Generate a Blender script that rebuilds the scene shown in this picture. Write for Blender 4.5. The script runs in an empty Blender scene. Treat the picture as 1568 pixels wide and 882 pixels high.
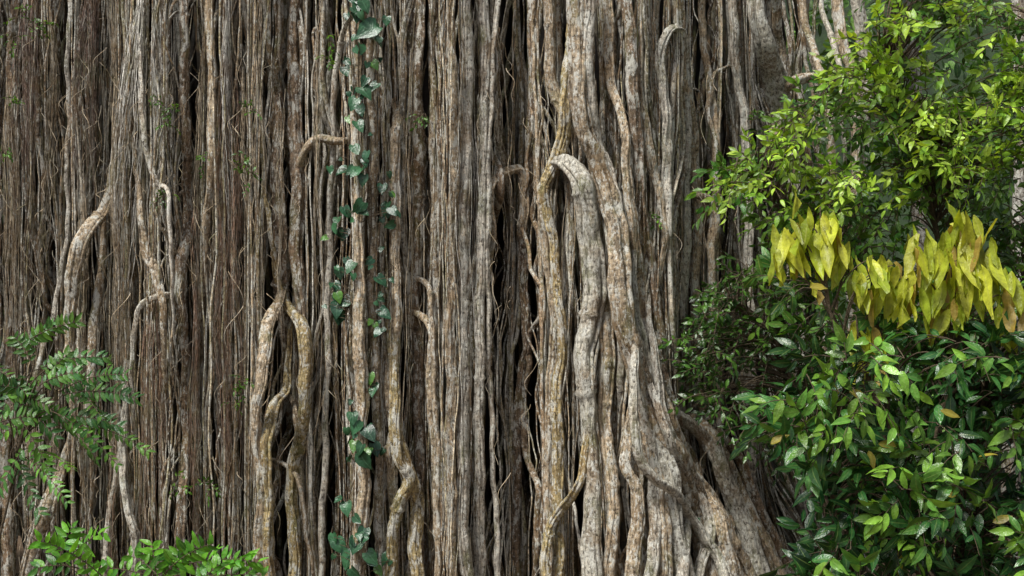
import bpy, math, numpy as np
rng=np.random.default_rng(11)
U=rng.uniform
scene=bpy.context.scene
# ------------------------------------------------------------------ helpers
def W(px,py,y=0.0):
    s=(y+18.0)/18.0
    return np.stack(np.broadcast_arrays((np.asarray(px,float)-784)/100*s, np.asarray(y,float)+0*np.asarray(px,float), 4.8+(441-np.asarray(py,float))/100*s),-1)
def nrmz(a): return a/np.maximum(np.linalg.norm(a,axis=-1,keepdims=True),1e-9)
class MB:
    def __init__(s): s.V=[];s.F=[];s.C=[];s.n=0
    def add(s,V,F,C):
        s.V.append(V.reshape(-1,3).astype(np.float32)); s.F.append((F+s.n).astype(np.int32)); s.C.append(C.reshape(-1,4).astype(np.float32)); s.n+=V.reshape(-1,3).shape[0]
    def build(s,name,mat,parent=None,smooth=True):
        V=np.concatenate(s.V);F=np.concatenate(s.F);C=np.concatenate(s.C)
        me=bpy.data.meshes.new(name)
        me.vertices.add(len(V)); me.vertices.foreach_set("co",V.ravel())
        me.loops.add(F.size); me.loops.foreach_set("vertex_index",F.ravel())
        me.polygons.add(len(F)); me.polygons.foreach_set("loop_start",np.arange(0,F.size,4,dtype=np.int32))
        me.update(calc_edges=True)
        me.polygons.foreach_set("use_smooth",np.full(len(F),smooth))
        a=me.color_attributes.new("tint",'FLOAT_COLOR','POINT'); a.data.foreach_set("color",C.ravel())
        me.materials.append(mat)
        ob=bpy.data.objects.new(name,me); scene.collection.objects.link(ob)
        if parent: ob.parent=parent
        return ob
def empty(name,loc=(0,0,0)):
    o=bpy.data.objects.new(name,None); scene.collection.objects.link(o); return o
def tubes(mb,P,R,sides,tint,lob=0.07,ref=(0,1,0.05)):
    """P (m,n,3) R (m,n) tint (m,3)"""
    m,n,_=P.shape
    T=nrmz(np.gradient(P,axis=1)); ref=np.array(ref,float)
    N1=nrmz(np.cross(T,ref)); N2=np.cross(T,N1)
    th=np.arange(sides)/sides*2*np.pi
    r=R[:,:,None]*np.ones((1,1,sides))
    if lob>0:
        zz=np.cumsum(np.linalg.norm(np.diff(P,axis=1,prepend=P[:,:1]),axis=2),axis=1)[:,:,None]
        for k,a in ((2,1.),(3,1.2),(5,.6 if sides>10 else 0)):
            ph=U(0,6.28,(m,1,1)); f=U(.2,1.3,(m,1,1))
            r=r*(1+lob*a*np.sin(k*th[None,None,:]+ph+1.3*np.sin(zz*f+ph*2)))
        r=r*(1+lob*.5*rng.normal(size=(m,n,1)).clip(-1.5,1.5))
        kn=(U(0,1,(m,n,1))<.03)*U(.1,.35,(m,n,1)); r=r*(1+kn)
    V=P[:,:,None,:]+r[...,None]*(np.cos(th)[None,None,:,None]*N1[:,:,None,:]+np.sin(th)[None,None,:,None]*N2[:,:,None,:])
    i=np.arange(n-1)[:,None]*sides; j=np.arange(sides)[None,:]; j2=(j+1)%sides
    f=np.stack([i+j,i+j2,i+sides+j2,i+sides+j],-1).reshape(-1,4)
    F=(f[None]+(np.arange(m)*n*sides)[:,None,None]).reshape(-1,4)
    C=np.ones((m,n*sides,4)); C[:,:,:3]=tint[:,None,:]
    mb.add(V,F,C)
def spline(pts,n):
    pts=np.array(pts,float); k=len(pts)
    Q=np.vstack([2*pts[0]-pts[1],pts,2*pts[-1]-pts[-2]])
    t=np.linspace(0,k-1-1e-6,n); i=t.astype(int); u=(t-i)[:,None]
    a,b,c,d=Q[i],Q[i+1],Q[i+2],Q[i+3]
    return .5*((2*b)+(-a+c)*u+(2*a-5*b+4*c-d)*u**2+(-a+3*b-3*c+d)*u**3)
def inpoly(px,py,poly):
    poly=np.array(poly,float); r=np.zeros(px.shape,bool); j=len(poly)-1
    for i in range(len(poly)):
        xi,yi=poly[i];xj,yj=poly[j]
        c=((yi>py)!=(yj>py))&(px<(xj-xi)*(py-yi)/(yj-yi+1e-12)+xi); r^=c; j=i
    return r
# ------------------------------------------------------------------ materials
def newmat(name):
    m=bpy.data.materials.new(name); m.use_nodes=True; nt=m.node_tree; nt.nodes.clear(); return m,nt
class G:
    def __init__(s,nt): s.nt=nt
    def n(s,t,**k):
        x=s.nt.nodes.new(t)
        for a,b in k.items(): setattr(x,a,b)
        return x
    def l(s,a,b): s.nt.links.new(a,b)
    def noise(s,vec,scale,detail=5,rough=.6):
        x=s.n('ShaderNodeTexNoise'); x.inputs['Scale'].default_value=scale; x.inputs['Detail'].default_value=detail; x.inputs['Roughness'].default_value=rough
        s.l(vec,x.inputs['Vector']); return x.outputs['Fac']
    def rng(s,v,a,b,c=0,d=1):
        x=s.n('ShaderNodeMapRange'); x.inputs[1].default_value=a;x.inputs[2].default_value=b;x.inputs[3].default_value=c;x.inputs[4].default_value=d
        s.l(v,x.inputs[0]); return x.outputs[0]
    def mix(s,f,a,b,mode='MIX'):
        x=s.n('ShaderNodeMix',data_type='RGBA',blend_type=mode)
        for sock,v in ((x.inputs[0],f),(x.inputs[6],a),(x.inputs[7],b)):
            if isinstance(v,(float,int)): sock.default_value=v
            elif isinstance(v,tuple): sock.default_value=(*v,1)
            else: s.l(v,sock)
        return x.outputs[2]
    def math(s,op,a,b):
        x=s.n('ShaderNodeMath',operation=op)
        for i,v in enumerate((a,b)):
            if isinstance(v,(float,int)): x.inputs[i].default_value=v
            else: s.l(v,x.inputs[i])
        return x.outputs[0]
    def map(s,vec,sc):
        x=s.n('ShaderNodeMapping'); x.inputs['Scale'].default_value=sc; s.l(vec,x.inputs['Vector']); return x.outputs['Vector']
def bark(name,lichen=.8,bump=.6):
    m,nt=newmat(name); g=G(nt)
    tc=g.n('ShaderNodeTexCoord').outputs['Object']
    at=g.n('ShaderNodeAttribute',attribute_name='tint').outputs['Color']
    st=g.noise(g.map(tc,(1,1,.14)),30,6,.7)
    ring=g.noise(g.map(tc,(.6,.6,1.6)),12,5,.7)
    big=g.noise(tc,1.9,4,.6)
    c=g.mix(1.0,at,g.rng(st,.33,.67,.3,1.55),'MULTIPLY')
    c=g.mix(1.0,c,g.rng(ring,.3,.7,.5,1.4),'MULTIPLY')
    c=g.mix(g.rng(big,.50,.66,0,.55),c,(.25,.15,.06))
    moss=g.noise(g.map(tc,(1,1,.6)),2.6,6,.7)
    c=g.mix(g.rng(moss,.52,.66,0,.65),c,(.15,.16,.055))
    li=g.noise(g.map(tc,(1,1,.45)),8,8,.75)
    lf=g.math('MULTIPLY',g.rng(li,.52,.555,0,1),lichen)
    c=g.mix(lf,c,(.62,.61,.54))
    sp=g.noise(g.map(tc,(1,1,.6)),26,5,.7)
    c=g.mix(g.math('MULTIPLY',g.rng(sp,.57,.62,0,1),lichen*.9),c,(.72,.72,.66))
    c=g.mix(g.rng(sp,.45,.38,0,.85),c,(.04,.028,.018))
    b=g.n('ShaderNodeBsdfPrincipled'); g.l(c,b.inputs['Base Color']); b.inputs['Roughness'].default_value=.65; b.inputs['Specular IOR Level'].default_value=.35
    h=g.math('ADD',g.math('MULTIPLY',st,1.2),g.math('ADD',g.math('MULTIPLY',ring,.5),g.math('MULTIPLY',sp,.8)))
    bp=g.n('ShaderNodeBump'); bp.inputs['Strength'].default_value=bump; bp.inputs['Distance'].default_value=.04
    g.l(h,bp.inputs['Height']); g.l(bp.outputs[0],b.inputs['Normal'])
    o=g.n('ShaderNodeOutputMaterial'); g.l(b.outputs[0],o.inputs[0]); return m
def leafmat(name,rough=.35,trans=.3,mid=(.25,.35,.1),spec=.5):
    m,nt=newmat(name); g=G(nt)
    a=g.n('ShaderNodeAttribute',attribute_name='tint')
    tc=g.n('ShaderNodeTexCoord').outputs['Object']
    nz=g.noise(tc,9,4,.6)
    c=g.mix(1.0,a.outputs['Color'],g.rng(nz,.3,.7,.6,1.4),'MULTIPLY')
    c=g.mix(g.rng(a.outputs['Alpha'],.0,.14,.5,0),c,mid)
    b=g.n('ShaderNodeBsdfPrincipled'); g.l(c,b.inputs['Base Color']); b.inputs['Roughness'].default_value=rough; b.inputs['Specular IOR Level'].default_value=spec
    t=g.n('ShaderNodeBsdfTranslucent'); g.l(g.mix(1.0,c,(1.5,1.35,.5),'MULTIPLY'),t.inputs[0])
    mx=g.n('ShaderNodeMixShader'); mx.inputs[0].default_value=trans
    g.l(b.outputs[0],mx.inputs[1]); g.l(t.outputs[0],mx.inputs[2])
    bp=g.n('ShaderNodeBump'); bp.inputs['Strength'].default_value=.6; bp.inputs['Distance'].default_value=.015
    g.l(g.noise(tc,32,2),bp.inputs['Height']); g.l(bp.outputs[0],b.inputs['Normal'])
    o=g.n('ShaderNodeOutputMaterial'); g.l(mx.outputs[0],o.inputs[0]); return m
def rough(name,ca,cb,scale):
    m,nt=newmat(name); g=G(nt); tc=g.n('ShaderNodeTexCoord').outputs['Object']
    nz=g.noise(tc,scale,8,.7); c=g.mix(g.rng(nz,.35,.65),ca,cb)
    b=g.n('ShaderNodeBsdfPrincipled'); g.l(c,b.inputs['Base Color']); b.inputs['Roughness'].default_value=.9
    bp=g.n('ShaderNodeBump'); bp.inputs['Strength'].default_value=.8; bp.inputs['Distance'].default_value=.08
    g.l(nz,bp.inputs['Height']); g.l(bp.outputs[0],b.inputs['Normal'])
    o=g.n('ShaderNodeOutputMaterial'); g.l(b.outputs[0],o.inputs[0]); return m
M_root=bark('fig_root_bark',.85,.8); M_back=bark('inner_root_bark',.03); M_mid=bark('middle_root_bark',.2); M_hair=bark('aerial_root_fibre',.3,.2)
M_leaf=leafmat('bright_leaf',.36,.35); M_dark=leafmat('glossy_leaf',.30,.2); M_yel=leafmat('young_yellow_leaf',.42,.4,(.5,.5,.15)); M_vine=leafmat('vine_leaf',.3,.12,(.10,.22,.12))
M_twig=rough('twig_bark',(.07,.05,.03),(.16,.12,.07),20)
M_core=rough('core_gap_shade',(.007,.005,.003),(.018,.012,.008),3)  # near-black colour stands in for the shade deep in the gaps

# ------------------------------------------------------------------ fig tree
fig=empty('strangler_fig_tree')
def g1(x,c,w): return np.exp(-((x-c)/w)**2)
def low(z,h=3.2): return np.clip((h-z)/h,0,1)
def ys(x,z):
    """front surface of the curtain"""
    y=.20*np.sin(x*1.9+.6)+.15*np.sin(x*4.3+2)+.17*np.sin(x*9.1+z*.2+np.sin(z*.5))+.05*z/9
    y=y-.75*g1(x,1.35,.75)*(1.15-.04*z) -.25*g1(x,-.7,.35)-.35*g1(x,-2.2,.45)-.3*g1(x,-5.6,.9)
    y=y+.6*g1(x,-3.5,.24)+.4*g1(x,.25,.2)+.5*g1(x,-4.9,.15)
    y=y+np.where(x>2.2,(x-2.2)*(.75-.5*low(z)),0)
    y=y+1.5*g1(x,4.5,.33)*np.clip(z-7.4,0,1)+1.0*g1(x,3.05,.12)*np.clip(z-7.6,0,1)
    y=y-.8*g1(x,2.5,1.0)*low(z)
    return y
def yl(x,z): return ys(x,z)+.6*g1(x,2.9,.8)*low(z)+.12*g1(x,1.3,.7)
def splay(x0,z): return np.clip(x0-1.1,0,2.2)*.38*low(z,3.4)**1.5
# openings where the roots part and the dark interior shows: (x, z, half width, half height)
SL=[(-.24,5.2,.11,1.6),(-.27,1.2,.11,1.6),(-.1,8.6,.07,1.4),(-3.55,1.9,.15,1.5),(-3.6,5.0,.10,1.4),(.22,3.0,.10,1.4),(3.05,8.8,.13,1.2),(-2.75,6.9,.10,1.7),(-4.85,7.6,.09,1.6),
    (-5.9,1.4,.12,1.4),(1.95,1.9,.10,1.2),(-1.3,6.3,.06,1.4),(-1.55,2.3,.08,1.8),(.55,7.6,.08,1.4),(1.1,1.4,.09,1.2),(-6.7,5.2,.08,1.8),(-4.2,8.3,.07,1.2),(2.5,6.0,.08,1.4),(3.4,6.2,.08,1.4),(-2.9,2.6,.08,1.6),(3.6,3.6,.14,1.6),(4.3,2.2,.14,1.6)]
for _ in range(55): SL.append((U(-9,4.8),U(0,9.8),U(.035,.075),U(.6,1.9)))
def part(x,z):
    d=np.zeros_like(x)
    for c,zc,w,h in SL:
        u=(x-c)/(1.25*w); d+=1.9*w*1.25*u*np.exp(-u*u)*np.exp(-((z-zc)/h)**4)
    return x+d
def wander(m,n,z,amps=(.12,.045,.014,.004),lams=(7,2.6,1.0,.42)):
    o=np.zeros((m,n))
    for a,l in zip(amps,lams):
        o+=a*U(.3,1.4,(m,1))*np.sin(2*np.pi*z/(l*U(.7,1.4,(m,1)))+U(0,6.28,(m,1)))
    return o
PAL=np.array([[.40,.31,.20],[.29,.205,.125],[.52,.465,.36],[.16,.115,.072],[.60,.57,.49],[.34,.295,.175],[.43,.36,.25]])
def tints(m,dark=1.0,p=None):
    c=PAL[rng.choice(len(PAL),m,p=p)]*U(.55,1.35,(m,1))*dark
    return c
def layer(mb,m,xa,xb,off,rr,sides,dark,ztop=11.2,n=90,zbot=-.2,w=1.0,pt=True):
    x0=U(xa,xb,m)[:,None]
    t=np.linspace(0,1,n)[None]; z=ztop+(zbot-ztop)*t+0*x0
    x=x0+w*wander(m,n,z)
    if pt: x=part(x,z)
    x=x+splay(x0,z)-np.clip(x0-3.0,0,3)*.10*np.clip(5-z,0,5)/5
    y=yl(x,z)+U(off[0],off[1],(m,1))+w*.5*wander(m,n,z)
    r=np.exp(U(np.log(rr[0]),np.log(rr[1]),(m,1)))*(1+.35*t*U(-.3,1,(m,1)))*(1+.06*np.sin(z*U(1,3,(m,1))+U(0,6,(m,1))))
    tubes(mb,np.stack([x,y,z],-1),r,sides,tints(m,dark))
back=MB()
layer(back,120,-10.5,5.4,(1.5,2.4),(.03,.075),8,.13,pt=False)  # tints darkened, deep interior shade is put into the root colour
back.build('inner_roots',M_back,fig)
mid=MB()
layer(mid,200,-10.3,5.2,(.45,1.2),(.012,.042),8,.33)  # tints darkened too, shade between the layers put into the colour
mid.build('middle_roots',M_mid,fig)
fr=MB()
gx=[]
x=-9.6
while x<5.1:
    x+=U(.12,.34); gx.append(x)
for x0 in gx:
    left=x0<-3.9
    k=int(U(4,9)); n=96; z=np.linspace(11.2,-.2,n)[None]*np.ones((k,1))
    gw=wander(1,n,z[:1],(.09,.04,.012,.002))
    fz=U(.15,.5); spread=U(.04,.12)
    ph=U(0,6.28,(k,1)); 
    dx=spread*np.sin(ph+z*fz+.6*np.sin(z*.7+ph))*U(.4,1.3,(k,1))
    dy=spread*np.cos(ph+z*fz)*1.6
    x=part(x0+gw+dx+.3*wander(k,n,z,(.04,.05,.02,.005)),z)+splay(x0,z)
    x=x-np.clip(x0-3.0,0,3)*.10*np.clip(5-z,0,5)/5
    y=yl(x,z)+dy+U(-.22,.3)+.3*wander(k,n,z,(.04,.05,.02,.005))
    r0=np.exp(U(np.log(.009),np.log(.043 if not left else .034),(k,1)))
    r=r0*(1+.3*(1-z/11)*U(-.2,1,(k,1)))*(1+.06*np.sin(z*U(1,3,(k,1))+ph))
    tubes(fr,np.stack([x,y,z],-1),r,9,tints(k,1.0)*U(.7,1.3))
layer(fr,190,-9.8,4.6,(-.3,.2),(.006,.016),6,1.5,w=.4)
layer(fr,120,-9.0,-3.8,(-.4,.1),(.006,.015),6,1.55,w=.35)
layer(fr,60,-2.9,3.2,(-.4,-.05),(.006,.014),6,1.55,w=.4)
m=130;n=60
za=U(1,10,(m,1)); ln=U(.8,3,(m,1)); t=np.linspace(0,1,n)[None]
z=za-ln*t; x0=U(-8.8,4.3,(m,1)); dx=U(-.35,.35,(m,1))
x=x0+dx*(3*t**2-2*t**3)+wander(m,n,z,(0,.03,.02,.008)); y=ys(x,z)-.08+U(-.1,.1,(m,1))+.7*(2*t-1)**6
tubes(fr,np.stack([x,y,z],-1),np.exp(U(np.log(.007),np.log(.024),(m,1)))*np.ones((1,n)),7,tints(m,1.0))
def root(pts,dy=-.18,tint=None,sides=16,lob=.09,jit=.015,sc=.78):
    pts=[tuple(p) for p in pts]
    up0=0<pts[0][1]<860; up1=0<pts[-1][1]<860
    ext0=up0 and abs(pts[1][0]-pts[0][0])<1.3*abs(pts[1][1]-pts[0][1]) and pts[1][1]>pts[0][1]
    ext1=up1 and pts[-1][1]>pts[-2][1]
    if ext0:
        a=pts[0]; b=pts[1]; sl=(a[0]-b[0])/(abs(a[1]-b[1])+1)
        pts=[(a[0]+sl*70+U(-6,6),a[1]-260,a[2]*.5),(a[0]+sl*50,a[1]-150,a[2]*.55),(a[0]+sl*32,a[1]-65,a[2]*.7)]+pts
    if ext1:
        a=pts[-1]; pts=pts+[(a[0]+U(-8,8),a[1]+70,a[2]*.7),(a[0]+U(-12,12),a[1]+160,a[2]*.55),(a[0]+U(-12,12),a[1]+270,a[2]*.5)]
    pts=np.array(pts,float); L=np.sum(np.hypot(*np.diff(pts[:,:2],axis=0).T)); n=max(16,int(L/6))
    q=spline(pts,n)
    q[:,2]=np.maximum(q[:,2],1.2)
    p=W(q[:,0],q[:,1],0.0)
    yy=ys(p[:,0],p[:,2])
    k=min(9,n//2-1); yy=np.convolve(np.pad(yy,k,mode='edge'),np.ones(2*k+1)/(2*k+1),'valid')
    yy=yy+dy
    s=np.concatenate([[0],np.cumsum(np.hypot(np.diff(q[:,0]),np.diff(q[:,1])))])/100; rf=np.full(n,sc)
    if up0:
        wd=1.7 if ext0 else .3
        e=np.exp(-(s/wd)**2); yy=yy+((.35 if ext0 else .55)-dy)*e; rf=rf*(1-.3*e)
    if up1:
        wd=1.7 if ext1 else .3
        e=np.exp(-((s[-1]-s)/wd)**2); yy=yy+((.35 if ext1 else .55)-dy)*e; rf=rf*(1-.3*e)
    p=W(q[:,0],q[:,1],yy)
    for a,l in ((jit,1.6),(jit*.5,.6)):
        p[:,0]+=a*np.sin(6.28*s/l+U(0,6)); p[:,1]+=a*np.sin(6.28*s/l+U(0,6))
    r=q[:,2]/100*(18+yy)/18*rf
    T=(tints(1) if tint is None else np.array([tint])*U(.8,1.2))
    tubes(fr,p[None],r[None],sides,T,lob)
    big=pts[:,2].max()
    if big>=9 and L>250:
        for _ in range(int(1+big/6)):
            a0=U(0,6.28); tw=U(-.9,.9); rr=r*U(.18,.42); aa=a0+tw*s
            pp=p.copy(); pp[:,0]+=np.cos(aa)*r*1.05; pp[:,1]+=-np.abs(np.sin(aa))*r*.9
            tubes(fr,pp[None],rr[None],8,T*U(.7,1.35),.07)
TAN=(.44,.345,.23);PALE=(.58,.53,.44);GREY=(.48,.45,.37);BRN=(.27,.19,.12);OCH=(.40,.31,.15)
F=[
 ([(642,-60,11),(640,150,11),(642,300,12),(636,420,11),(640,600,9),(640,900,9)],BRN,-.25),
 ([(590,172,7),(598,158,8),(607,172,8),(604,300,8),(607,450,7),(604,640,8),(600,690,9),(606,900,8)],TAN,-.35),
 ([(458,300,5),(462,245,7),(474,218,8),(492,212,8),(520,216,8),(556,208,6)],TAN,-.35),
 ([(600,408,6),(628,424,6),(652,432,6),(661,458,6),(662,520,6),(670,700,5),(672,900,5)],TAN,-.45),
 ([(600,480,7),(632,478,7),(652,490,7),(661,515,7),(656,560,6),(668,760,6),(668,900,6)],TAN,-.5),
 ([(545,15,5),(528,40,5),(516,90,6),(510,200,6),(503,420,6),(500,600,6),(490,900,6)],PALE,-.45),
 ([(560,-40,6),(566,100,7),(572,250,7),(568,450,7),(577,640,7),(580,900,8)],TAN,-.42),
 ([(548,-50,6),(545,150,7),(548,300,8),(550,480,10),(553,640,11),(556,760,12),(545,900,14)],TAN,-.40),
 ([(596,620,7),(606,672,7),(588,695,6)],TAN,-.4),
 ([(604,600,8),(610,690,11),(626,735,13),(610,775,12),(603,830,11),(600,900,12)],OCH,-.55),
 ([(606,640,8),(628,740,14),(640,775,11),(636,840,11),(640,900,11)],OCH,-.52),
 ([(712,-50,11),(716,150,11),(709,350,11),(712,560,11),(708,760,12),(716,900,14)],PALE,-.15),
 ([(738,-50,9),(742,200,9),(738,400,9),(734,620,9),(733,900,10)],PALE,-.15),
 ([(690,-50,8),(694,250,8),(690,520,8),(692,900,9)],TAN,-.1),
 ([(660,-50,6),(664,300,7),(668,600,6),(660,900,7)],TAN,-.1),
 ([(838,-50,12),(845,120,12),(868,190,12),(852,250,10),(832,330,9),(850,480,9),(842,700,10),(850,900,11)],TAN,-.3),
 ([(838,290,9),(850,255,13),(870,250,18),(890,275,20),(900,310,21),(908,390,21),(905,480,19),(893,560,18),(905,680,16),(908,900,17)],GREY,-.5),
 ([(868,120,11),(860,215,12),(845,260,10),(835,300,8),(848,380,8),(860,520,9),(852,640,9),(858,900,10)],OCH,-.45),
 ([(880,-50,14),(885,80,14),(892,190,15),(918,255,15),(938,330,17),(948,420,18),(958,500,18),(978,570,17),(996,640,18),(1030,700,23),(1062,770,26),(1092,830,28),(1118,910,32)],TAN,-.55),
 ([(905,-50,11),(900,90,12),(908,200,12),(935,270,11),(945,350,12),(950,480,10)],PALE,-.45),
 ([(930,320,9),(945,430,13),(962,520,13),(985,600,14),(1005,660,15),(1022,720,17),(1030,800,17),(1050,910,20)],GREY,-.55),
 ([(976,480,7),(990,560,9),(1005,620,10),(1045,642,13),(1085,682,15),(1112,735,16),(1135,800,17),(1172,910,21)],GREY,-.6),
 ([(1000,600,9),(985,670,11),(1010,740,11),(1022,830,11),(1016,910,12)],TAN,-.6),
 ([(975,560,9),(958,700,10),(975,760,10),(968,900,12)],TAN,-.4),
 ([(918,380,8),(925,480,11),(932,560,12),(925,640,12),(940,740,12),(935,900,13)],TAN,-.45),
 ([(1020,620,8),(1055,710,10),(1080,760,11),(1100,800,12),(1130,910,15)],TAN,-.8),
 ([(1020,590,7),(1045,670,8),(1068,720,9),(1076,800,10),(1084,910,13)],BRN,-.6),
 ([(990,620,8),(1040,700,12),(1090,770,13),(1130,850,13),(1155,910,15)],TAN,-.65),
 ([(955,500,8),(985,640,9),(1000,720,10),(1000,800,10),(994,910,12)],PALE,-.6),
 ([(1030,625,8),(1080,655,12),(1112,712,13),(1148,785,13),(1205,910,15)],TAN,-.65),
 ([(1000,600,7),(1030,690,8),(1062,740,8),(1086,800,9),(1078,850,9),(1062,910,10)],PALE,-.9),
 ([(970,560,7),(975,690,8),(1000,730,9),(1035,755,9),(1062,800,9),(1105,865,10),(1122,910,10)],GREY,-.9),
 ([(1050,560,6),(1062,640,7),(1100,700,9),(1120,800,9),(1110,910,10)],BRN,-.35),
 ([(1000,540,7),(1018,640,9),(1050,720,9),(1052,800,9),(1040,910,11)],PALE,-.75),
 ([(1060,560,7),(1085,640,9),(1130,700,10),(1165,780,11),(1222,910,13)],BRN,-.4),
 ([(900,640,7),(895,720,8),(880,757,9),(858,780,10),(842,810,10),(836,850,10),(842,910,11)],OCH,-.6),
 ([(925,-50,9),(935,120,9),(955,200,9),(965,330,9),(985,480,9),(975,700,9),(990,900,9)],TAN,-.25),
 ([(955,-50,10),(965,100,10),(975,230,10),(990,360,9),(1010,500,9),(1018,640,9),(1025,720,8)],BRN,-.25),
 ([(1018,420,8),(1022,280,9),(1018,160,9),(1012,85,9),(1018,55,8),(1032,44,7),(1046,60,6),(1052,160,6),(1050,420,6)],PALE,-.35),
 ([(985,180,8),(995,245,10),(1010,290,7),(1016,370,6)],TAN,-.4),
 ([(1140,96,4),(1108,104,4),(1092,118,4),(1086,165,4),(1095,220,4),(1096,290,4)],TAN,-.55),
 ([(1038,-50,9),(1045,100,9),(1060,200,9),(1068,330,9),(1065,500,9),(1070,640,8)],TAN,-.3),
 ([(1070,-50,7),(1082,100,8),(1098,230,8),(1090,420,8),(1100,640,8)],TAN,-.3),
 ([(1118,-50,8),(1125,80,9),(1138,180,10),(1145,330,10),(1150,640,9)],PALE,-.4),
 ([(1150,-50,16),(1165,50,17),(1188,130,18),(1205,220,15),(1215,400,14)],GREY,-.6),
 ([(1180,-50,10),(1192,50,10),(1200,120,12),(1190,200,12)],TAN,-.6),
 ([(1222,-50,8),(1232,30,8),(1250,90,8),(1268,170,8),(1275,260,8)],TAN,-1.4),
 ([(1245,-50,6),(1262,20,6),(1280,80,6),(1288,160,6)],PALE,-.8),
 ([(1275,-50,10),(1290,60,10),(1305,120,9),(1312,200,9),(1300,420,9)],TAN,-.5),
 ([(1300,-60,11),(1318,40,11),(1325,140,10),(1315,300,10)],PALE,-.45),
 ([(1180,170,10),(1200,138,10),(1220,122,10),(1248,118,9),(1275,122,9),(1315,106,8)],(.46,.34,.23),-1.3),
 ([(1022,303,7),(1062,298,7),(1092,316,6)],TAN,-.5),
 ([(798,400,9),(800,275,9),(780,262,8),(752,290,7)],TAN,-.25),
 ([(760,340,8),(765,270,9),(748,225,8)],BRN,-.25),
 ([(815,-50,9),(820,100,9),(812,220,9),(800,400,9),(808,520,8),(795,600,8),(790,900,8)],BRN,-.1),
 ([(765,-50,5),(750,200,5),(748,500,5),(764,900,5)],PALE,-.2),
 ([(428,455,8),(412,490,11),(400,570,12),(392,640,11),(400,760,10),(396,900,10)],TAN,-.6),
 ([(436,455,8),(462,500,12),(470,560,12),(466,640,11),(450,720,10),(452,900,10)],OCH,-.6),
 ([(425,260,9),(428,410,12),(432,475,13)],BRN,-.5),
 ([(444,540,5),(436,595,7),(420,618,9),(411,660,10),(408,720,10),(414,900,10)],OCH,-.7),
 ([(424,598,5),(438,600,6),(450,622,5),(454,690,5)],TAN,-.7),
 ([(402,698,4),(440,715,5),(460,750,5),(472,830,5)],TAN,-.7),
 ([(455,-50,11),(450,120,11),(458,260,12),(455,400,12),(466,540,9)],BRN,-.35),
 ([(162,312,8),(155,330,10),(140,345,12),(122,385,13),(112,430,12),(108,520,10),(112,640,7)],TAN,-.5),
 ([(156,395,7),(148,460,8),(140,530,8),(135,640,6)],TAN,-.5),
 ([(218,345,7),(228,390,12),(240,420,12),(248,470,7)],TAN,-.55),
 ([(300,440,6),(262,451,6),(245,453,6),(222,465,6),(208,490,5),(200,560,4)],PALE,-.5),
 ([(215,120,4),(225,240,5),(240,280,5),(258,300,4),(262,420,4)],PALE,-.5),
 ([(98,712,9),(76,765,13),(60,805,13),(48,860,13),(44,910,14)],TAN,-.5),
 ([(188,670,9),(178,745,9),(166,800,7),(160,900,7)],PALE,-.5),
 ([(184,670,9),(194,765,8),(205,820,8),(208,900,7)],PALE,-.5),
 ([(25,-50,7),(15,150,8),(22,400,8),(10,700,8),(15,900,9)],BRN,-.2),
 ([(280,-50,9),(285,200,9),(292,330,10),(278,420,9),(285,640,8),(270,900,9)],BRN,-.25),
 ([(320,-50,7),(325,200,8),(310,420,7),(300,620,7),(305,900,7)],TAN,-.35),
 ([(105,-50,4),(104,200,4),(98,400,4),(60,560,4)],PALE,-.5),
]
for pts,tn,dy in F: root(pts,dy,tn)
fr.build('front_roots',M_root,fig)
# hanging fibrous aerial roots
ha=MB()
def hair(cx0,cy0,cx1,cy1,spread,m,col,rr=(.003,.008),y=-.55,n=38,w=1.0):
    m=int(m*.42)
    t=np.linspace(0,1,n)[None]
    pt=W(cx0,cy0,y); pb=W(cx1,cy1,y)
    e=np.clip(U(.45,1.15,(m,1)),0,1.1)
    st=U(0,.35,(m,1))
    s=st+(e-st)*t
    k=nrmz(rng.normal(size=(m,2)))*np.sqrt(U(0,1,(m,1)))*spread/100
    sp=.25+.9*np.sin(np.clip(s,0,1)*2.4)
    z=pt[2]+(pb[2]-pt[2])*s
    cl=rng.integers(0,max(2,m//12),m); cph=U(0,6.28,cl.max()+1)[cl][:,None]; coff=(U(-1,1,(cl.max()+1))[cl][:,None])*spread/100
    x=pt[0]+(pb[0]-pt[0])*s+ (coff*.8+k[:,:1]*.2)*sp+w*(.03*np.sin(z*1.3+cph)+.015*np.sin(z*3.1+cph*2))+w*.25*wander(m,n,z,(.05,.04,.03,.018),(5,2,.8,.3))
    yy=y+k[:,1:]*sp+.03*np.cos(z*1.1+cph)+w*.3*wander(m,n,z,(.03,.03,.03,.015),(5,2,.8,.3))
    r=np.exp(U(np.log(rr[0]),np.log(rr[1]),(m,1)))*(1-.6*t)
    c=np.array([col])*U(.5,1.7,(m,1))
    tubes(ha,np.stack([x,yy,z],-1),r,4,c,0)
PUR=(.16,.105,.08);RED=(.27,.17,.115);WHT=(.68,.66,.60);HB=(.33,.265,.18)
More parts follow.
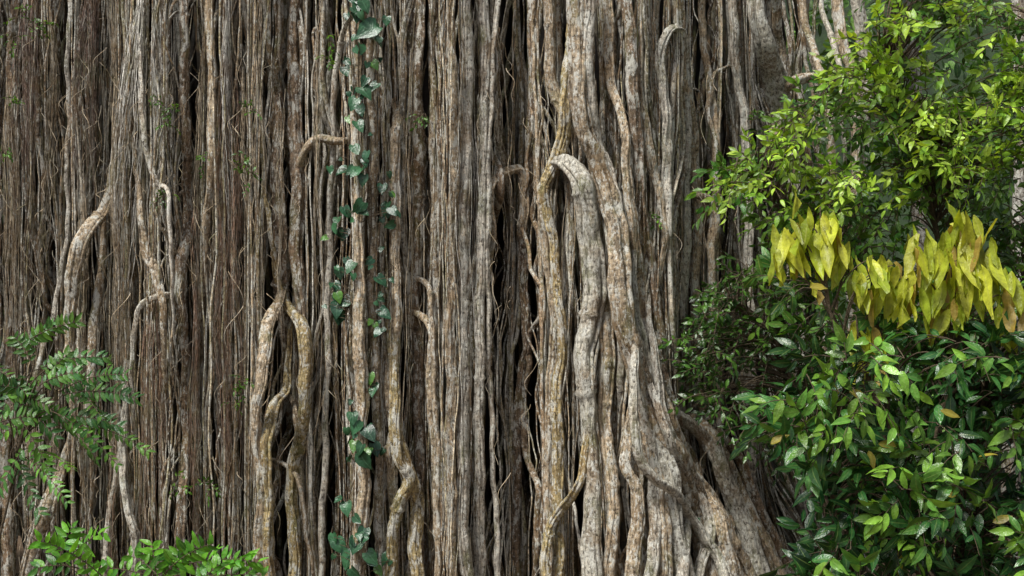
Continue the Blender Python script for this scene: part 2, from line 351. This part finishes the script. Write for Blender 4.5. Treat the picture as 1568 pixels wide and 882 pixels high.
H=[(225,-60,195,430,26,110,WHT,(.004,.010)),(235,-60,215,300,22,60,WHT,(.004,.012)),(350,-60,352,330,20,80,WHT,(.004,.010)),
 (350,60,352,700,22,190,RED,(.003,.007)),(375,100,395,560,12,50,HB,(.003,.007)),(318,-60,312,560,18,70,HB,(.003,.008)),
 (140,-60,132,270,22,190,PUR,(.004,.008)),(45,-60,38,260,26,190,PUR,(.004,.008)),(75,-60,60,420,14,50,HB,(.003,.008)),
 (20,100,30,640,30,60,HB,(.003,.007)),(240,380,235,900,22,140,RED,(.003,.007)),(200,300,190,800,18,50,HB,(.003,.007)),
 (300,300,300,900,16,50,RED,(.003,.007)),(355,500,350,900,18,50,RED,(.003,.007)),(120,250,115,760,18,50,HB,(.003,.007)),
 (400,-60,405,420,12,30,HB,(.003,.008)),(170,-60,165,700,14,50,HB,(.003,.008)),(260,-60,255,520,12,40,WHT,(.003,.009)),
 (60,500,70,900,24,50,HB,(.003,.007)),(480,-60,478,700,14,30,HB,(.003,.007)),(180,560,180,900,20,40,RED,(.003,.007)),
 (430,100,425,640,10,24,HB,(.003,.006)),(-60,-60,-60,700,60,200,HB,(.004,.008)),(700,-60,700,900,40,30,WHT,(.004,.007)),(880,200,890,700,40,20,HB,(.003,.006)),
 (960,-60,970,600,40,24,WHT,(.003,.006)),(640,-60,640,900,40,24,HB,(.003,.006))]
for h in H: hair(*h[:7],rr=h[7],y=-.4+U(-.2,.15) if h[0]<500 else -.4)
m=380;n=26;t=np.linspace(0,1,n)[None]
px=U(0,430,m);px[270:]=U(430,1150,110);py=U(60,820,m);b=W(px,py,-.6)
ang=U(-.9,.9,(m,1));L=U(.3,1.1,(m,1))
x=b[:,:1]+L*np.sin(ang*(1-t*.7))*t+.03*np.sin(t*9+ang*9);z=b[:,2:]-L*t*np.cos(ang)
y=b[:,1:2]+U(-.2,.3,(m,1))+.08*np.sin(t*5+ang*7)
tubes(ha,np.stack([x,y,z],-1),U(.003,.007,(m,1))*(1-.5*t),4,np.array([HB])*U(.7,1.8,(m,1)),0)
ha.build('hanging_aerial_roots',M_hair,fig)
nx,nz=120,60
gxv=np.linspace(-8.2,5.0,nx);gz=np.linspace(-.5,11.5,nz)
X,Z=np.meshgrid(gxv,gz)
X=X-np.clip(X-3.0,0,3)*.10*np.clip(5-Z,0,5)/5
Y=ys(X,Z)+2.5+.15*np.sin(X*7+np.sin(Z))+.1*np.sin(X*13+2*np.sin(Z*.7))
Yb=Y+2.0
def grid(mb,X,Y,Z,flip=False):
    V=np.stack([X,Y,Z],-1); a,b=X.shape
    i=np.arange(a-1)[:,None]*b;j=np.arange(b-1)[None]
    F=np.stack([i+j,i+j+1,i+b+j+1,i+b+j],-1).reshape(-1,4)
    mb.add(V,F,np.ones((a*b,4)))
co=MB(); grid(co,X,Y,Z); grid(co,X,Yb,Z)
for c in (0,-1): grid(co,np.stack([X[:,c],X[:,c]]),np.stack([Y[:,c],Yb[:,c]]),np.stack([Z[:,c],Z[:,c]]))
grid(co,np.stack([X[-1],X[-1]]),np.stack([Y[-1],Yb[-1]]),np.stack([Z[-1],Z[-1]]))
co.build('core_backing',M_core,fig)  # added backing wall, shade-coloured, closes the gaps and blocks sky light
lt=MB(); n=80;t=np.linspace(0,1,n)
P=np.stack([-12+20*t,1.5+.3*np.sin(t*5)+2.0*t**2,11.2+2.5*t+.3*np.sin(t*9)],-1)
tubes(lt,P[None],(1.3+.15*np.sin(t*17))[None],28,np.array([TAN]),.08,ref=(0,1,.05))
lt.build('leaning_trunk',M_root,fig)

# ------------------------------------------------------------------ foliage
PR_E=dict(t=[0,.12,.3,.5,.7,.87,1],w=[.04,.55,.92,1,.74,.3,.02],tl=[0,.1,.28,.5,.7,.88,1])
PR_O=dict(t=[0,.15,.35,.55,.8,1],w=[.1,.7,1,.95,.55,.05],tl=[0,.15,.35,.55,.8,1])
PR_H=dict(t=[0,.12,.32,.55,.8,1],w=[.55,.92,1,.78,.36,.02],tl=[-.16,.02,.28,.55,.8,1])
def leaves(mb,base,d,nv,L,Wd,col,prof=PR_E,droop=.18,fold=.25,wave=.05):
    N=len(base); t=np.array(prof['t']);w=np.array(prof['w']);tl=np.array(prof['tl']);R=len(t)
    d=nrmz(d); sd=nrmz(np.cross(d,nv)); nn=np.cross(sd,d)
    L=np.broadcast_to(L,(N,));Wd=np.broadcast_to(Wd,(N,));droop=np.broadcast_to(droop,(N,))*U(.1,2.2,N);fold=np.broadcast_to(fold,(N,))*U(.3,1.8,N)
    V=np.zeros((N,R,3,3));A=np.zeros((N,R,3))
    twist=U(-.5,.5,N); bend=U(-.12,.12,N)
    for k,s in enumerate((-1,0,1)):
        tt=(t if s==0 else tl)[None,:]
        a=(L[:,None]*tt)
        off=.5*Wd[:,None]*w[None]*s+bend[:,None]*L[:,None]*tt**2
        up=-droop[:,None]*L[:,None]*tt**2+(abs(s)*fold[:,None]*.5*Wd[:,None]*w[None])+off*twist[:,None]*tt+rng.normal(size=(N,R))*wave*Wd[:,None]*abs(s)
        V[:,:,k]=base[:,None]+a[...,None]*d[:,None]+off[...,None]*sd[:,None]+up[...,None]*nn[:,None]
        A[:,:,k]=abs(s)
    i=np.arange(R-1)[:,None]*3;j=np.arange(2)[None]
    f=np.stack([i+j,i+j+1,i+3+j+1,i+3+j],-1).reshape(-1,4)
    F=(f[None]+(np.arange(N)*R*3)[:,None,None]).reshape(-1,4)
    C=np.zeros((N,R,3,4));C[...,:3]=col[:,None,None,:];C[...,3]=A
    mb.add(V,F,C)
def sprays(ml,mt,base,d,ln,K,L,Wd,ca,cb,prof=PR_E,opp=False,sag=.35,nbias=(0,-.7,.7),nr=.45,ang=.95,droop=.2,tw=.006,bright=(.6,1.4),lr=1.0):
    N=len(base); d=nrmz(d); ln=np.broadcast_to(ln,(N,))
    nv=nrmz(np.array(nbias)+rng.normal(size=(N,3))*nr)
    nv=nrmz(nv-d*np.sum(nv*d,axis=-1)[:,None])
    sd=np.cross(d,nv)
    def pos(s): return base+d*(ln*s)[:,None]-np.array([0,0,1.])*(sag*ln*s**2)[:,None]
    sb=U(bright[0],bright[1],(N,1)); mixs=U(0,1,(N,1))
    ca=np.array(ca);cb=np.array(cb)
    for k in range(K):
        s=(k+1.)/K
        for sg in ((1,-1) if opp else ((1,) if k%2 else (-1,))):
            last=(k==K-1 and not opp)
            dd=d-np.array([0,0,1.])*sag*2*s*.6
            a=ang*(1-.3*s)*U(1-.25*lr,1+.2*lr,(N,1)) if not last else U(-.2,.2,(N,1))
            dl=nrmz(dd)*np.cos(a)+sd*sg*np.sin(a)+rng.normal(size=(N,3))*.2*lr-np.array([0,0,.15])
            nl=nrmz(nv+rng.normal(size=(N,3))*.38*lr)
            sz=U(1-.45*lr,1+.2*lr,N)*(.75+.35*np.sin(s*2.6)); 
            keep=U(0,1,N)>.08*lr
            mx=np.clip(mixs+rng.normal(size=(N,1))*.25,0,1)
            col=(ca*(1-mx)+cb*mx)*sb*U(.75,1.25,(N,1))
            p=pos(np.full(N,s)+U(-.3,.3,N)/K*lr)
            if keep.any(): leaves(ml,p[keep],dl[keep],nl[keep],(L*sz)[keep],(Wd*sz)[keep],col[keep],prof,droop)
    ts=np.linspace(0,1,7)
    P=np.stack([pos(np.full(N,q)) for q in ts],1)
    if mt is not None: tubes(mt,P,np.full((N,7),tw)*np.linspace(1.3,.5,7)[None],4,np.tile([[.1,.1,.04]],(N,1)),0,ref=(.1,.2,1))
def clump(p,f,ph):
    return np.sin(p[:,0]*f+ph)*np.sin(p[:,2]*f*1.25+ph*2)+.6*np.sin(p[:,0]*f*2.3+p[:,1]*2+ph)*np.sin(p[:,2]*f*2.1+1)
def fill(poly,n,ya,yb,f=2.0,thr=-.4,ph=0):
    poly=np.array(poly,float); out=[]; c=0
    while c<n:
        px=U(poly[:,0].min(),poly[:,0].max(),n*3);py=U(poly[:,1].min(),poly[:,1].max(),n*3)
        k=inpoly(px,py,poly);px=px[k];py=py[k];p=W(px,py,U(ya,yb,len(px)));k=clump(p,f,ph)>thr
        p=p[k];out.append(p);c+=len(p)
    return np.concatenate(out)[:n]
def stems(mt,mainpts,targets,r0,frac=1.0):
    allp=[]
    for mp in mainpts:
        q=spline(mp,40); r=np.linspace(r0,r0*.35,40); q[:,0]+=.03*np.sin(np.arange(40)*.5)
        tubes(mt,q[None],r[None],8,np.array([[.16,.13,.09]]),.08,ref=(.1,1,.2)); allp.append(q)
    A=np.concatenate(allp); tg=targets[U(0,1,len(targets))<frac]
    A2=A[None]; D=np.linalg.norm(tg[:,None]-A2+np.array([0,0,-.5]),axis=2)+(A[None,:,2]>tg[:,2:3])*2
    a=A[np.argmin(D,1)]
    t=np.linspace(0,1,10)[None,:,None]; P=a[:,None]*(1-t)+tg[:,None]*t+np.array([0,0,.18])*np.sin(t*np.pi)+rng.normal(size=(len(tg),1,3))*.06*np.sin(t*np.pi)
    tubes(mt,P,np.linspace(.014,.005,10)[None]*np.ones((len(tg),1)),5,np.tile([[.14,.11,.07]],(len(tg),1)),0,ref=(.15,.2,1))
def rdir(n,mx=-.5,my=-.6,mz=.15,s=.6): return nrmz(np.array([mx,my,mz])+rng.normal(size=(n,3))*s)

# bright understory tree, right
tr=empty('understory_tree'); ml=MB();mt=MB()
polyU=[(1365,-80),(1360,50),(1325,110),(1235,150),(1185,225),(1095,275),(1085,330),(1110,390),(1150,430),(1200,480),(1620,540),(1660,-80)]
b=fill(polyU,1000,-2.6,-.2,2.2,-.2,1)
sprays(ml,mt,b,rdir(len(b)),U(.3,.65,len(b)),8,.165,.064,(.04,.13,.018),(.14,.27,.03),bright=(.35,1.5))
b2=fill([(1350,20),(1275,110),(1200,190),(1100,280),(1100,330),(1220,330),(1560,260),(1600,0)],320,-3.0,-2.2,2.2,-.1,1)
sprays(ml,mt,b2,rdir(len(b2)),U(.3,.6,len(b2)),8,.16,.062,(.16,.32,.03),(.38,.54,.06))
stems(mt,[[(6.6,-1.2,-.1),(6.5,-1.3,3),(6.0,-1.4,5.5),(5.2,-1.5,8)],[(6.6,-1.2,1.5),(5.6,-1.3,3.8),(4.6,-1.4,5.2),(3.4,-1.6,6.2)],[(6.5,-1.3,3),(7.6,-1.4,6),(7.4,-1.5,9.4)]],np.concatenate([b,b2]),.07,.6)
ml.build('leaves',M_leaf,tr);mt.build('branches',M_twig,tr)

# small leaved sapling, the shade is put into its dark leaf colours
tr=empty('shaded_sapling'); ml=MB();mt=MB()
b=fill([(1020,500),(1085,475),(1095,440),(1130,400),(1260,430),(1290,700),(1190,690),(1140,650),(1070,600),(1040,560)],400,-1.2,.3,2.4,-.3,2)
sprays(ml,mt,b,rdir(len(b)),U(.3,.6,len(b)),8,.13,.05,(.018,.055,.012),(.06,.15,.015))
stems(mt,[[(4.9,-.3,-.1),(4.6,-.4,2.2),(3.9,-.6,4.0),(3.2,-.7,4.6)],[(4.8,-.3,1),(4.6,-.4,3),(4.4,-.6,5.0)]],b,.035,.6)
ml.build('leaves',M_dark,tr);mt.build('branches',M_twig,tr)

# glossy broad-leaved shrub lower right
tr=empty('broadleaf_shrub'); ml=MB();mt=MB()
polyB=[(1235,540),(1215,600),(1170,665),(1195,690),(1255,715),(1285,760),(1300,800),(1245,850),(1210,905),(1660,920),(1660,470),(1540,520),(1400,520),(1300,540)]
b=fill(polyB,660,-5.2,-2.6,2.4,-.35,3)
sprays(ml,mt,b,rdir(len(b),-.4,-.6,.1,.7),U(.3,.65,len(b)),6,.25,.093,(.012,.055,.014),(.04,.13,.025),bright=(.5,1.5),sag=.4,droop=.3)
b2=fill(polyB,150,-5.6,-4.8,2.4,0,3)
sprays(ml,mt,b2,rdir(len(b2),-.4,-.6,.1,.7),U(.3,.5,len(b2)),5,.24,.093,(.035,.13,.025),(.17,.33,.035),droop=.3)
stems(mt,[[(4.6,-4,-.1),(4.6,-4.1,2),(4.4,-4.2,3.6),(4.2,-4.3,5)],[(5.2,-4,-.1),(5.4,-4.1,2.5),(5.7,-4.3,4.6)],[(4.3,-4,-.1),(3.9,-4.1,1.6),(3.6,-4.3,3)]],np.concatenate([b,b2]),.04,.7)
ml.build('leaves',M_dark,tr)
ol=MB(); pts=[(1440,628),(1300,600),(1345,680),(1275,590),(1180,680),(1450,760),(1520,800),(1240,440),(1330,690),(1500,700)]
p=W(np.array([q[0] for q in pts]),np.array([q[1] for q in pts]),-5.3)
leaves(ol,p,rdir(len(p),.4,-.3,-.1,.4),nrmz(np.array([0,-.8,.6])+rng.normal(size=(len(p),3))*.2),.22,.09,np.array([[.40,.34,.05]])*U(.7,1.2,(len(p),1)))
ol.build('old_leaves',M_yel,tr)
mt.build('branches',M_twig,tr)

# sapling with hanging young yellow leaves
tr=empty('yellow_leaf_sapling'); ml=MB();mt=MB()
nodes=[(1210,350,10,85),(1192,380,6,50),(1232,345,9,90),(1256,330,9,70),(1280,365,9,80),(1268,375,6,60),(1220,385,6,45),(1245,425,3,30),
 (1302,418,8,65),(1338,400,8,60),(1335,430,8,70),(1368,412,8,60),(1374,445,7,60),(1402,370,8,70),(1398,420,8,80),(1438,385,9,70),(1436,425,8,90),(1466,355,9,85),(1470,405,9,95),(1492,355,9,75),(1488,400,10,110),(1512,385,9,80),(1450,460,6,60),(1540,420,7,70),(1534,460,8,75),(1564,470,8,70),(1302,500,6,75),(1328,520,6,60),(1336,800,3,40),(1372,835,3,40)]
nb=[]
for px,py,k,l in nodes:
    py+=2
    q=W(px,py,-4.6)+rng.normal(size=(k,3))*np.array([.065,.10,.075]); nb.append(W(px,py-8,-4.6))
    d=nrmz(np.array([0,-.05,-1])+rng.normal(size=(k,3))*np.array([.16,.28,.1]))
    up=(U(0,1,k)<.08)&(py<440); d[up,2]*=-1
    nv=nrmz(np.array([0,-1,.1])+rng.normal(size=(k,3))*np.array([1.0,.3,.1]))
    mx=U(0,1,(k,1)); col=np.array([[.32,.42,.025]])*(1-mx)+np.array([[.60,.62,.07]])*mx
    rd=U(0,1,k)<.09; col[rd]=np.array([.45,.33,.07])
    sz=U(.5,1.1,k); sz[up]*=.8
    leaves(ml,q,d,nv,l/100*.72*sz,.165*sz*(.5+.5*l/80),col*U(.6,1.15,(k,1)),PR_O,-.12,.5,wave=.16)  # random darkening of the leaf colour stands in for shadow among leaves
nb=np.array(nb)
b=fill([(1190,420),(1200,520),(1560,600),(1600,430),(1300,470)],90,-4.4,-3.6,2,-.4,5)
sprays(ml,mt,b,rdir(len(b)),.4,6,.22,.085,(.03,.10,.015),(.08,.2,.02))
stems(mt,[[(4.7,-4.4,-.1),(4.75,-4.45,2.2),(5.0,-4.5,3.6),(5.1,-4.6,4.5)],[(4.7,-4.4,1.5),(4.2,-4.5,3.4),(3.6,-4.6,4.6),(3.5,-4.6,5.2)]],np.concatenate([nb,b]),.03)
ml.build('leaves',M_yel,tr);mt.build('branches',M_twig,tr)

# climbing vine with heart shaped leaves
tr=empty('climbing_vine'); ml=MB();mt=MB()
VL=[(560,48,40),(545,28,22),(553,75,20),(575,40,22),(540,160,24),(560,142,28),(550,193,22),(552,170,20),(543,263,26),(522,262,22),(548,318,26),(530,325,20),(525,360,24),(512,350,18),(535,410,24),(520,420,20),(515,475,26),(530,462,24),(525,485,22),(590,320,24),(602,325,20),(585,290,20),(596,345,18),(545,655,26),(565,665,28),(558,708,30),(576,690,24),(550,690,22),(530,780,24),(520,838,28),(545,836,30),(532,860,32),(570,855,26),(585,858,24),(585,430,22),(588,480,22),(592,482,20),(566,580,20),(530,110,20),(575,100,18),(540,640,22),(560,240,18),(545,230,20),(565,400,16),(578,510,18),(555,820,24),(515,440,22),(1060,800,22),(1050,820,20),(560,10,24),(545,-10,26)]
P=[];S=[]
for a,b_,s in VL:
    P.append((a,b_));S.append(s)
    for _ in range(2):
        P.append((a+U(-18,18),b_+U(-24,24)));S.append(s*U(.35,.8))
P=np.array(P,float);S=np.array(S)
wx=W(P[:,0],P[:,1],0.); yv=np.minimum(ys(wx[:,0],wx[:,2])-.62,-.75); p=W(P[:,0],P[:,1],yv+U(-.08,.08,len(P)))
k=len(p); d=nrmz(np.array([0,-.45,-.9])+rng.normal(size=(k,3))*np.array([.55,.2,.25])); nv=nrmz(np.array([0,-.85,.5])+rng.normal(size=(k,3))*.4)
mx=U(0,1,(k,1)); col=(np.array([[.014,.055,.028]])*(1-mx)+np.array([[.035,.11,.045]])*mx)*U(.7,1.3,(k,1))
bb=(U(0,1,k)<.08)&(S<22); col[bb]=[.08,.2,.03]
leaves(ml,p-d*(S/220)[:,None],d,nv,S/100*.9,S/100*.8,col,PR_H,.15,.2)
for off,x0 in ((0,548),(1,560),(2,538)):
    q=spline([(x0+U(-10,10),yy) for yy in range(-60,920,70)],220); w_=W(q[:,0],q[:,1],-.72)
    tubes(mt,w_[None],np.full((1,220),.009),5,np.array([[.12,.10,.05]]),0)
tg=W(P[:,0],P[:,1]-4,yv); st=W(np.full(k,550.),P[:,1]+15,-.72); far=P[:,0]>900; st[far]=tg[far]+np.array([.05,.3,.1]); t=np.linspace(0,1,8)[None,:,None]
tubes(mt,st[:,None]*(1-t)+tg[:,None]*t+np.array([0,-.05,.05])*np.sin(t*3.14),np.full((k,8),.004),4,np.tile([[.12,.12,.05]],(k,1)),0,ref=(.1,.3,1))
ml.build('leaves',M_vine,tr);mt.build('stems',M_twig,tr)

# pinnate-leaved sapling on the left, and seedlings
def fronds(name,items,y,L,Wd,ca,cb,stemp,K=11,lr=.5):
    tr=empty(name);ml=MB();mt=MB(); bs=[];
    for it in items:
        a=W(it[0],it[1],y+U(-.3,.3));c=W(it[2],it[3],y+U(-.5,.1)); v=c-a; ln=np.linalg.norm(v)*1.1
        v=v+np.array([0,0,.25*ln]); sc=it[4] if len(it)>4 else 1
        sprays(ml,mt,a[None],v[None],ln,max(5,int(ln/(Wd*1.25))),L*sc,Wd*sc,ca,cb,opp=True,sag=.25,nbias=(0,-.85,.5),nr=.32,ang=1.25,prof=PR_O,bright=(.6,1.4),tw=.007,lr=lr); bs.append(a)
    stems(mt,[stemp],np.array(bs),.022)
    ml.build('leaflets',M_leaf,tr);mt.build('stems',M_twig,tr)
fl=[(30,530,118,492),(35,540,85,488),(60,565,155,548),(50,560,20,510),(40,570,10,625),(70,580,110,535),(90,600,190,575,.9),(95,605,200,612),(60,640,5,668),(60,640,175,655),(50,690,100,715),(130,650,210,688,.8),(20,700,50,770),(40,680,10,740),(60,610,0,590),(70,620,130,690),(100,640,160,700,.8),(30,640,60,700),(-20,600,60,620),(-10,650,50,640),(-20,560,30,600),(80,560,40,600),(110,590,150,640),(20,610,70,660),(40,700,90,760,.8),(60,590,120,570)]
fronds('pinnate_leaf_sapling',fl,-2.2,.155,.06,(.04,.14,.035),(.14,.32,.04),[(-7.0,-2.0,-.1),(-6.9,-2.1,1.6),(-6.6,-2.2,2.8),(-6.6,-2.3,3.8)])
fl=[(160,885,55,822),(100,860,162,812),(90,860,112,798),(120,870,60,870),(250,890,130,872),(240,880,392,862),(250,880,330,828),(240,880,200,850),(290,892,395,884),(240,890,232,826),(250,885,290,835),(330,880,380,850),(300,900,340,860)]
fronds('forest_seedling',fl,-3.2,.19,.074,(.045,.18,.02),(.14,.36,.025),[(-5.2,-3.0,-.1),(-5.0,-3.05,.2),(-4.6,-3.1,.4),(-4.5,-3.2,.75)],lr=.8)
tr=empty('epiphyte_plant');ml=MB();mt=MB()
ep=[(262,165),(235,150),(255,185),(372,245),(378,270),(368,585),(362,610),(275,738),(320,740),(505,92),(512,60),(305,240),(35,20),(50,40),(385,170),(255,300),(645,180),(1150,180),(1000,330),(170,560),(75,40),(15,60),(20,150),(10,230)]
for q in ep:
    k=5; b=W(q[0]+U(-8,8,k),q[1]+U(-8,8,k),-.75)
    sprays(ml,mt,b,rdir(k,0,-.5,.1,.7),.18,5,.075,.033,(.04,.12,.015),(.10,.22,.02))
ml.build('leaves',M_leaf,tr);mt.build('stems',M_twig,tr)

# ------------------------------------------------------------------ forest behind
fb=empty('forest_background');ml=MB();mt=MB()
for (xa,xb,k) in ((-300,140,300),(1150,1850,760),(140,1150,50)):
    b=W(U(xa,xb,k),U(-250,900,k),U(4.6,8.5,k)); b=b[clump(b,1.2,4)>-.7]
    sprays(ml,mt,b,rdir(len(b)),U(.6,1.2,len(b)),9,.30,.12,(.05,.14,.03),(.17,.30,.07),bright=(.4,1.8))
for px,y,r in ((1556,2.6,.16),(1400,5,.2),(30,5,.2),(1650,6,.25),(-60,4.5,.16),(-150,7,.3)):
    q=W(px,441,y); z=np.linspace(-.3,14,40); P=np.stack([q[0]+.1*np.sin(z*.5+px),np.full(40,y)+0*z,z],-1)
    tubes(mt,P[None],np.linspace(r,r*.6,40)[None],12,np.array([[.3,.28,.24]]),.06)
ml.build('leaves',M_leaf,fb);mt.build('trunks',M_root,fb)
hl=MB(); X,Yy=np.meshgrid(np.linspace(-70,70,120),np.linspace(9,60,50))
Zz=np.clip((Yy-9)*1.3,0,17)*(1+.1*np.sin(X*.3))+.6*np.sin(X*1.3)*np.sin(Yy*1.1)*np.clip((Yy-9)*.5,0,1)-.1
grid(hl,X,Yy,Zz); hl.build('hill',rough('forest_hillside',(.006,.014,.004),(.02,.045,.01),2.6))
gd=MB(); a=np.concatenate([np.linspace(-900,-30,12),np.linspace(-28,28,90),np.linspace(30,900,12)])
X,Yy=np.meshgrid(a,a); Zz=.06*np.sin(X*.9)*np.sin(Yy*.7)-.03
grid(gd,X,Yy,Zz); gd.build('ground',rough('leaf_litter',(.05,.032,.018),(.14,.09,.05),2.5))

# ------------------------------------------------------------------ light, camera
D=np.array([.40,.46,-1.0]); D/=np.linalg.norm(D)
from mathutils import Vector
sl=bpy.data.lights.new('sun','SUN'); sl.energy=4.8; sl.angle=math.radians(16); sl.color=(1,.97,.92)
so=bpy.data.objects.new('sun',sl); scene.collection.objects.link(so); so.rotation_euler=Vector(D).to_track_quat('-Z','Y').to_euler()
w=bpy.data.worlds.new("World"); scene.world=w; w.use_nodes=True; nt=w.node_tree; nt.nodes.clear(); g=G(nt)
sk=g.n('ShaderNodeTexSky',sky_type='NISHITA'); sk.sun_disc=False; sk.sun_elevation=math.asin(-D[2]); sk.sun_rotation=math.atan2(-D[0],-D[1]); sk.dust_density=3
hs=g.n('ShaderNodeHueSaturation'); hs.inputs['Saturation'].default_value=.5; g.l(sk.outputs[0],hs.inputs['Color'])
bg=g.n('ShaderNodeBackground'); bg.inputs[1].default_value=.115; g.l(hs.outputs[0],bg.inputs[0])
o=g.n('ShaderNodeOutputWorld'); g.l(bg.outputs[0],o.inputs[0])
cd=bpy.data.cameras.new('camera'); cd.sensor_width=36; cd.lens=36*18/15.68; cd.clip_end=2000
cam=bpy.data.objects.new('camera',cd); scene.collection.objects.link(cam); cam.location=(0,-18,4.8); cam.rotation_euler=(math.radians(90),0,0)
scene.camera=cam
scene.view_settings.view_transform='Standard'; scene.view_settings.look='None'; scene.view_settings.exposure=0
